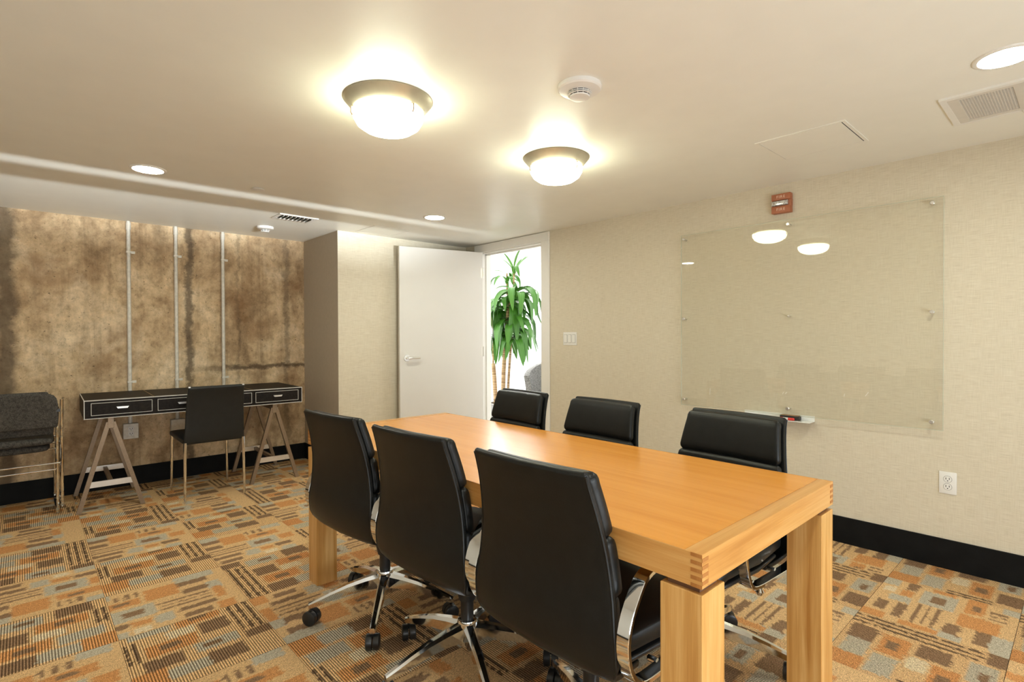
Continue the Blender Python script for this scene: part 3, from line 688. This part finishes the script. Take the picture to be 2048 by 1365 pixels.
# desk chair
dc = thing('desk_chair', 'black vinyl side chair with thin chrome legs facing the desk', 'chair', (1.058, 4.66, 0), PI / 2)
B().pad(bez([(-0.215, 0, 0.438), (-0.225, 0, 0.50), (-0.238, 0, 0.62), (-0.262, 0, 0.75), (-0.288, 0, 0.838)], 3) and [(p.x, p.z) for p in bez([(-0.215, 0, 0.438), (-0.225, 0, 0.50), (-0.238, 0, 0.62), (-0.262, 0, 0.75), (-0.288, 0, 0.838)], 3)],
        [0.405 - 0.035 * i / 12 for i in range(13)], 0.026, n=36, p=0.22, ends=True).build('backrest', MAT['vinyl'], dc, ang=60)
B().pad([(-0.205, 0.446), (0.0, 0.452), (0.22, 0.456), (0.25, 0.452)], [0.41, 0.42, 0.42, 0.415], 0.04, n=36, p=0.25, crown=0.1).build('seat', MAT['vinyl'], dc, ang=60)
for sx_ in (-0.22, 0.235):
    for sy_ in (-0.195, 0.195):
        B().tube([(sx_, sy_, 0.44), (sx_ + (0.01 if sx_ > 0 else -0.01), sy_ + math.copysign(0.005, sy_), 0.0)], [0.0125, 0.008], 12).build('leg', MAT['chrome'], dc)
for s_ in (-1, 1): B().box(-0.299, -0.281, s_ * 0.178 - 0.008, s_ * 0.178 + 0.008, 0.842, 0.853, 0.002, 1).build('corner_cap', MAT['satin'], dc)

# ------------------------------------------------------------------ two stacked upholstered chairs
def stack_chair(name_lab, z, dx, nar):
    c = thing('stacking_chair', name_lab, 'chair', (-0.062, 4.985 + dx, z), PI / 2, 'stacked grey chairs by the concrete wall')
    bp = [(-0.224, 0.564), (-0.232, 0.61), (-0.247, 0.70), (-0.256, 0.745), (-0.262, 0.765), (-0.266, 0.778)]
    B().pad(bp, [v - 2 * nar for v in (0.475, 0.482, 0.478, 0.462, 0.435, 0.38)], 0.034, n=36, p=0.3, crown=0.12).build('backrest', MAT['fabric'], c, ang=60)
    B().pad([(-0.195, 0.455), (-0.10, 0.452), (0.10, 0.455), (0.20, 0.452)], [v - 2 * nar for v in (0.42, 0.445, 0.45, 0.44)], 0.046, n=36, p=0.4, crown=0.05).build('seat', MAT['fabric'], c, ang=60)
    for s_ in (-1, 1):
        y = s_ * (0.256 - nar)
        b = B().tube(bez([(-0.262, y, 0.74), (-0.238, y, 0.56), (-0.222, y, 0.44), (-0.226, y, 0.2), (-0.232, y, 0.06), (-0.222, y, 0.018), (-0.18, y, 0.010), (0.15, y, 0.010), (0.20, y, 0.02), (0.212, y, 0.07), (0.205, y, 0.25), (0.19, y, 0.42)], 5), 0.0095, 10)
        b.build('side_frame', MAT['chrome'], c)
        B().box(-0.255, -0.232, min(y, y - s_ * 0.026), max(y, y - s_ * 0.026), 0.655, 0.675).build('back_bracket', MAT['plastic'], c, smooth=False)
    for x_, z_ in ((-0.221, 0.305), (-0.14, 0.438), (0.15, 0.438)): B().cyl((x_, -0.252 + nar, z_), (x_, 0.252 - nar, z_), 0.0055, n=10).build('cross_bar', MAT['chrome'], c)
stack_chair('grey tweed chair on chrome sled legs, under the other one of the stack', 0.0, 0.034, 0.021)
stack_chair('grey tweed chair on top of the stack at the left edge', 0.054, -0.026, 0.0)

# ------------------------------------------------------------------ conduits with junction boxes on the concrete wall
for x, lab, outlet in ((0.645, 'metal conduit with a duplex outlet box, nearest the stacked chairs', True), (0.975, 'middle metal conduit running down to a box beside the desk chair', False), (1.338, 'metal conduit nearest the alcove corner, running down behind the desk chair', False)):
    c = thing('conduit', lab, 'conduit', (x, YC, 0), 0, 'conduits on the concrete wall')
    B().cyl((0, -0.018, 0.51), (0, -0.018, H - 0.001), 0.0142, n=16).build('pipe', MAT['galv'], c)
    B().cyl((0, -0.018, H - 0.07), (0, -0.018, H - 0.012), 0.0178, n=16).build('coupling', MAT['galv'], c)
    for z in (0.845, 1.90):
        B().box(-0.017, 0.017, -0.034, 0.0, z - 0.008, z + 0.008, 0.002, 1).box(0.017, 0.046, -0.004, 0.0, z - 0.010, z + 0.010).build('strap', MAT['galv'], c, smooth=False)
    bx_ = B().box(-0.052, 0.052, -0.052, 0.0, 0.385, 0.51, 0.006, 2).build('junction_box', MAT['galv'], c)
    B().box(-0.05, 0.05, -0.055, -0.052, 0.388, 0.507, 0.001, 1).build('cover_plate', MAT['galv'], bx_, smooth=False)
    if outlet:
        for zc in (0.428, 0.468):
            B().box(-0.018, 0.018, -0.058, -0.055, zc - 0.016, zc + 0.016, 0.001, 1).build('receptacle', MAT['white'], bx_, smooth=False)
            B().box(-0.009, -0.006, -0.0586, -0.058, zc - 0.004, zc + 0.008).box(0.006, 0.009, -0.0586, -0.058, zc - 0.004, zc + 0.008).cyl((0, -0.0586, zc - 0.009), (0, -0.058, zc - 0.009), 0.003, n=8).build('socket_slots', MAT['dark'], bx_, smooth=False)

# ------------------------------------------------------------------ right wall: glass board, tray, eraser, marker, alarm, switch, outlet
gb = thing('glass_board', 'frameless clear glass marker board on steel standoffs', 'board', (D, 1.255, 0))
GX = -0.030
B().box(GX - 0.006, GX, -0.735, 0.735, 0.715, 1.915, 0.001, 1).build('glass_panel', MAT['glass'], gb, smooth=False)
for y in (-0.69, 0.015, 0.715):
    for z in (0.755, 1.325, 1.888):
        small = (y == 0.015 and z == 1.325)
        so = B().cyl((GX, y, z), (-0.0006, y, z), 0.007, n=14).build('standoff', MAT['satin'], gb)
        B().lathe([(0.001, 0), (0.009, 0), (0.0105, 0.002), (0.0105, 0.008), (0.008, 0.010), (0.001, 0.010)] if not small else [(0.001, 0), (0.004, 0), (0.005, 0.002), (0.001, 0.004)], 18).build('standoff_cap', MAT['satin'], so, loc=(GX - 0.006, y, z), rot=(0, -PI / 2, 0))
for nm, y0, y1, z0, z1 in (('glass_edge', -0.7372, -0.7352, 0.715, 1.915), ('glass_edge', 0.7352, 0.7372, 0.715, 1.915), ('glass_edge', -0.7372, 0.7372, 1.9152, 1.9172), ('glass_edge', -0.7372, 0.7372, 0.7128, 0.7148)):
    B().box(GX - 0.006, GX, y0, y1, z0, z1).build(nm, MAT['glassedge'], gb, smooth=False)
# faint marker traces left at the bottom of the board
def marks(nm, segs):
    b = B()
    for (y0, z0), (y1, z1) in segs: b.tube([(GX - 0.0068, y0, z0), (GX - 0.0068, y1, z1)], 0.0012, 4)
    b.build(nm, MAT['white'], gb)
marks('marker_trace', [((0.52, 0.80), (0.518, 0.845))]); marks('marker_trace', [((0.045, 0.842), (0.04, 0.856)), ((0.03, 0.845), (0.02, 0.856))]); marks('marker_trace', [((-0.29, 0.855), (-0.293, 0.87))]); marks('marker_trace', [((-0.395, 0.865), (-0.41, 0.888))])
TY_, TZ_ = 1.34, 0.688
ty = thing('marker_tray', 'small clear marker tray below the glass board', 'tray', (D, TY_, TZ_))
B().box(-0.085, 0, -0.21, 0.21, -0.004, 0.0, 0.001, 1).build('shelf', MAT['tray'], ty, smooth=False)
B().box(-0.004, 0, -0.21, 0.21, 0.0, 0.03).build('back_lip', MAT['tray'], ty, smooth=False)
er = thing('board_eraser', 'black board eraser with tan top on the marker tray', 'eraser', (D - 0.035, TY_ - 0.085, TZ_ + 0.0006))
B().box(-0.022, 0.022, -0.055, 0.055, 0.0, 0.026, 0.003, 2).build('eraser_body', MAT['eraser'], er)
B().box(-0.018, 0.018, -0.05, 0.05, 0.026, 0.0285, 0.001, 1).build('felt_top', MAT['tan'], er, smooth=False)
mk = thing('marker', 'red and white dry erase marker in front of the eraser', 'marker', (D - 0.070, TY_ - 0.075, TZ_ + 0.0085))
B().cyl((0, -0.01, 0), (0, 0.055, 0), 0.0078, n=14).build('barrel', MAT['white'], mk)
B().tube([(0, -0.045, 0), (0, -0.04, 0), (0, -0.012, 0), (0, -0.01, 0)], [0.006, 0.0085, 0.0085, 0.008], 14).build('cap', MAT['markred'], mk)
B().cyl((0, 0.02, 0), (0, 0.035, 0), 0.0082, n=14).build('label_band', MAT['markred'], mk)

fa = thing('fire_alarm', 'red fire alarm strobe with FIRE lettering above the glass board', 'fire alarm', (D, 1.312, 2.024)); fa.scale = (0.9, 0.9, 0.9)
B().box(-0.045, 0, -0.062, 0.062, 0.022, 0.066, 0.003, 2).box(-0.045, 0, -0.062, 0.062, -0.066, -0.018, 0.003, 2).box(-0.030, 0, -0.062, 0.062, -0.02, 0.024).build('alarm_body', MAT['red'], fa)
B().box(-0.048, -0.028, -0.045, 0.06, -0.014, 0.018, 0.004, 2).build('strobe_lens', MAT['strobe'], fa)
for z in (0.044, -0.042):
    cu = bpy.data.curves.new('lettering', 'FONT'); cu.body = 'FIRE'; cu.size = 0.026; cu.align_x = 'CENTER'; cu.align_y = 'CENTER'; cu.extrude = 0.0004; cu.space_character = 1.25
    to = bpy.data.objects.new('tmp', cu); COL.objects.link(to)
    me = bpy.data.meshes.new_from_object(to.evaluated_get(bpy.context.evaluated_depsgraph_get())); bpy.data.objects.remove(to)
    me.materials.clear(); me.materials.append(MAT['redtxt'])
    inst('lettering', me, fa, (-0.0456, 0.0, z), (PI / 2, 0, -PI / 2))
sw = thing('light_switch', 'white triple rocker light switch beside the doorway', 'switch', (D, 3.07, 1.182))
B().box(-0.006, 0, -0.077, 0.077, -0.057, 0.057, 0.003, 2).build('wall_plate', MAT['white'], sw)
for y in (-0.046, 0, 0.046): B().box(-0.0095, -0.006, y - 0.0165, y + 0.0165, -0.034, 0.034, 0.0015, 1).build('rocker', MAT['white'], sw)
for y in (-0.046, 0, 0.046): B().box(-0.0063, -0.006, y - 0.0185, y + 0.0185, -0.036, 0.036).build('rocker_gap', MAT['grey'], sw, smooth=False)
ou = thing('wall_outlet', 'white duplex wall outlet low on the papered wall', 'outlet', (D, 0.503, 0.444))
B().box(-0.006, 0, -0.036, 0.036, -0.057, 0.057, 0.003, 2).build('wall_plate', MAT['white'], ou)
for z in (-0.0195, 0.0195):
    rc = B().lathe([(0.001, 0.0), (0.0165, 0.0), (0.0165, 0.002), (0.001, 0.002)], 20).build('receptacle', MAT['white'], ou, loc=(-0.006, 0, z), rot=(0, -PI / 2, 0))
    B().lathe([(0.0165, 0.0), (0.0178, 0.0), (0.0178, 0.0006), (0.0165, 0.0006)], 20, closed=True).build('receptacle_gap', MAT['grey'], ou, loc=(-0.006, 0, z), rot=(0, -PI / 2, 0))
    B().box(-0.0085, -0.008, -0.008, -0.0055, z - 0.002, z + 0.008).box(-0.0085, -0.008, 0.0055, 0.008, z - 0.002, z + 0.008).cyl((-0.0085, 0, z - 0.008), (-0.008, 0, z - 0.008), 0.0026, n=8).build('socket_slots', MAT['dark'], ou, smooth=False)

# ------------------------------------------------------------------ ceiling fixtures
def flush(x, y, lab):
    f = thing('ceiling_lamp', lab, 'lamp', (x, y, H), random.uniform(0, 1), 'flush ceiling lamps')
    B().lathe([(0.001, -0.0005), (0.172, -0.0005), (0.174, -0.004), (0.142, -0.042), (0.128, -0.049), (0.124, -0.044), (0.001, -0.044)], 48).build('metal_pan', MAT['nickelpan'], f, ang=40)
    prof = [(0.1345, -0.0505), (0.1385, -0.0535), (0.136, -0.076), (0.122, -0.100), (0.096, -0.118), (0.058, -0.129), (0.001, -0.133), (0.001, -0.128), (0.057, -0.124), (0.093, -0.113), (0.117, -0.096), (0.130, -0.074)]
    B().lathe(prof, 48, closed=True).build('glass_bowl', MAT['lampglass'], f, ang=60)
    for k in range(3):
        a = k * 2 * PI / 3 + 0.4; ca, sa = math.cos(a), math.sin(a)
        B().tube([(0.120 * ca, 0.120 * sa, -0.044), (0.143 * ca, 0.143 * sa, -0.049), (0.1435 * ca, 0.1435 * sa, -0.070), (0.137 * ca, 0.137 * sa, -0.080)], 0.0035, 8).build('clip', MAT['steel'], f)
flush(1.085, 1.905, 'lit frosted glass flush ceiling lamp, larger in view, above the near row of chairs')
flush(2.095, 1.930, 'lit frosted glass flush ceiling lamp nearer the glass board wall')
def down(x, y, lab):
    f = thing('recessed_light', lab, 'light', (x, y, H), 0, 'recessed ceiling downlights')
    B().lathe([(0.072, 0.0), (0.074, -0.006), (0.082, -0.006), (0.089, -0.003), (0.090, 0.0)], 40, closed=True).build('trim_ring', MAT['trimwhite'], f, ang=50)
    B().lathe([(0.001, -0.001), (0.073, -0.001), (0.073, -0.0032), (0.001, -0.0042)], 40).build('lens', MAT['downlight'], f)
down(0.53, 3.585, 'lit recessed downlight on the left of the ceiling'); down(2.415, 3.53, 'lit recessed downlight on the ceiling in front of the open door')
down(2.462, 0.205, 'lit recessed downlight at the right edge of the view'); down(0.53, 0.10, 'lit recessed downlight directly above the camera')
def detector(x, y, r, lab, ventn):
    f = thing('smoke_detector', lab, 'smoke detector', (x, y, H))
    B().lathe([(0.001, -0.0005), (r, -0.0005), (r, -0.014), (r * 0.93, -0.019), (r * 0.55, -0.025), (0.001, -0.025)], 40).build('base_plate', MAT['white'], f, ang=30)
    B().lathe([(0.001, -0.025), (r * 0.50, -0.025), (r * 0.44, -0.040), (0.001, -0.040)], 32).build('sensor_chamber', MAT['dark'], f, ang=30)
    for zz in (0.029, 0.035): B().lathe([(r * 0.46, -zz), (r * 0.54, -zz), (r * 0.54, -zz - 0.002), (r * 0.46, -zz - 0.002)], 32, closed=True).build('vent_ring', MAT['white'], f, ang=30)
    for k in range(ventn):
        a = 2 * PI * k / ventn; B().cyl((r * 0.52 * math.cos(a), r * 0.52 * math.sin(a), -0.024), (r * 0.44 * math.cos(a), r * 0.44 * math.sin(a), -0.043), 0.0016, n=6).build('vent_rib', MAT['white'], f)
    B().lathe([(0.001, -0.040), (r * 0.46, -0.040), (r * 0.45, -0.045), (r * 0.2, -0.048), (0.001, -0.048)], 32).build('cap', MAT['white'], f, ang=30)
detector(1.556, 1.313, 0.082, 'round white smoke detector between the two ceiling lamps', 12)
detector(1.545, 4.80, 0.066, 'small white smoke detector above the desk alcove', 8)
spk = thing('sprinkler_cover', 'flat white sprinkler cover plate on the ceiling', 'sprinkler', (1.115, 3.60, H))
B().lathe([(0.001, -0.004), (0.040, -0.004), (0.041, -0.006), (0.03, -0.008), (0.001, -0.0085)], 32).build('cover_plate', MAT['white'], spk)
B().cyl((0, 0, -0.0045), (0, 0, -0.0002), 0.03, n=20).build('neck', MAT['white'], spk)

def ring(b, x0, x1, y0, y1, w, z0, z1):
    b.box(x0, x1, y0, y0 + w, z0, z1).box(x0, x1, y1 - w, y1, z0, z1).box(x0, x0 + w, y0 + w, y1 - w, z0, z1).box(x1 - w, x1, y0 + w, y1 - w, z0, z1); return b
vt = thing('ceiling_vent', 'small louvred air supply vent near the desk alcove', 'vent', (1.605, 4.28, H))
ring(B(), -0.15, 0.15, -0.095, 0.095, 0.026, -0.008, 0.0).build('frame', MAT['white'], vt, smooth=False)
B().box(-0.124, 0.124, -0.069, 0.069, -0.0012, -0.0002).build('backing', MAT['dark'], vt, smooth=False)
for k in range(8):
    x = -0.108 + k * 0.031
    B().box(-0.001, 0.001, -0.068, 0.068, -0.011, 0.011).build('louvre', MAT['grille'], vt, smooth=False, loc=(x, 0, -0.010), rot=(0, math.radians(42), 0))
rg = thing('return_grille', 'large perforated return air grille by the right ceiling edge', 'vent', (2.905, 0.255, H))
ring(B(), -0.19, 0.19, -0.30, 0.17, 0.022, -0.009, 0.0).build('frame', MAT['trimwhite'], rg, smooth=False)
B().box(-0.168, 0.168, -0.278, 0.148, -0.0015, -0.0002).build('backing', MAT['dark'], rg, smooth=False)
B().box(-0.168, 0.168, -0.072, -0.052, -0.008, -0.002).build('divider', MAT['grille'], rg, smooth=False)
for y0, y1, e0, e1 in ((-0.052, 0.148, 0.006, 0.034), (-0.278, -0.072, 0.034, 0.006)):
    B().box(-0.168, 0.168, y0, y0 + e0, -0.0075, -0.002).box(-0.168, 0.168, y1 - e1, y1, -0.0075, -0.002).box(-0.168, -0.142, y0 + e0, y1 - e1, -0.0075, -0.002).box(0.142, 0.168, y0 + e0, y1 - e1, -0.0075, -0.002).build('panel_border', MAT['grille'], rg, smooth=False)
def mesh_panel(y0, y1):
    b = B(); nx = 36; ny = 18
    for i in range(nx + 1):
        x = -0.140 + 0.280 * i / nx; b.box(x - 0.0014, x + 0.0014, y0, y1, -0.006, -0.003)
    for j in range(ny + 1):
        y = y0 + (y1 - y0) * j / ny; b.box(-0.140, 0.140, y - 0.0014, y + 0.0014, -0.0058, -0.0032)
    b.build('perforated_panel', MAT['grille'], rg, smooth=False)
mesh_panel(-0.046, 0.114); mesh_panel(-0.244, -0.078)
B().box(-0.012, 0.012, -0.01, 0.01, -0.016, -0.008, 0.002, 1).build('latch', MAT['white'], rg, loc=(0.18, -0.062, 0))
def access(x, y, w, d, lab):
    f = thing('access_panel', lab, 'access panel', (x, y, H), 0, 'ceiling access panels')
    ring(B(), -w / 2, w / 2, -d / 2, d / 2, 0.014, -0.003, 0.0).build('frame', MAT['ceiling'], f, smooth=False)
    B().box(-w / 2 + 0.014, w / 2 - 0.014, -d / 2 + 0.014, d / 2 - 0.014, -0.0012, -0.0002).build('gap', MAT['dark'], f, smooth=False)
    B().box(-w / 2 + 0.016, w / 2 - 0.016, -d / 2 + 0.019, d / 2 - 0.016, -0.0028, -0.0012).build('hatch', MAT['ceiling'], f, smooth=False)
access(2.845, 0.935, 0.37, 0.39, 'flush square access hatch on the ceiling next to the return grille')
access(2.39, 4.30, 0.36, 0.36, 'flush square access hatch on the ceiling above the open door')
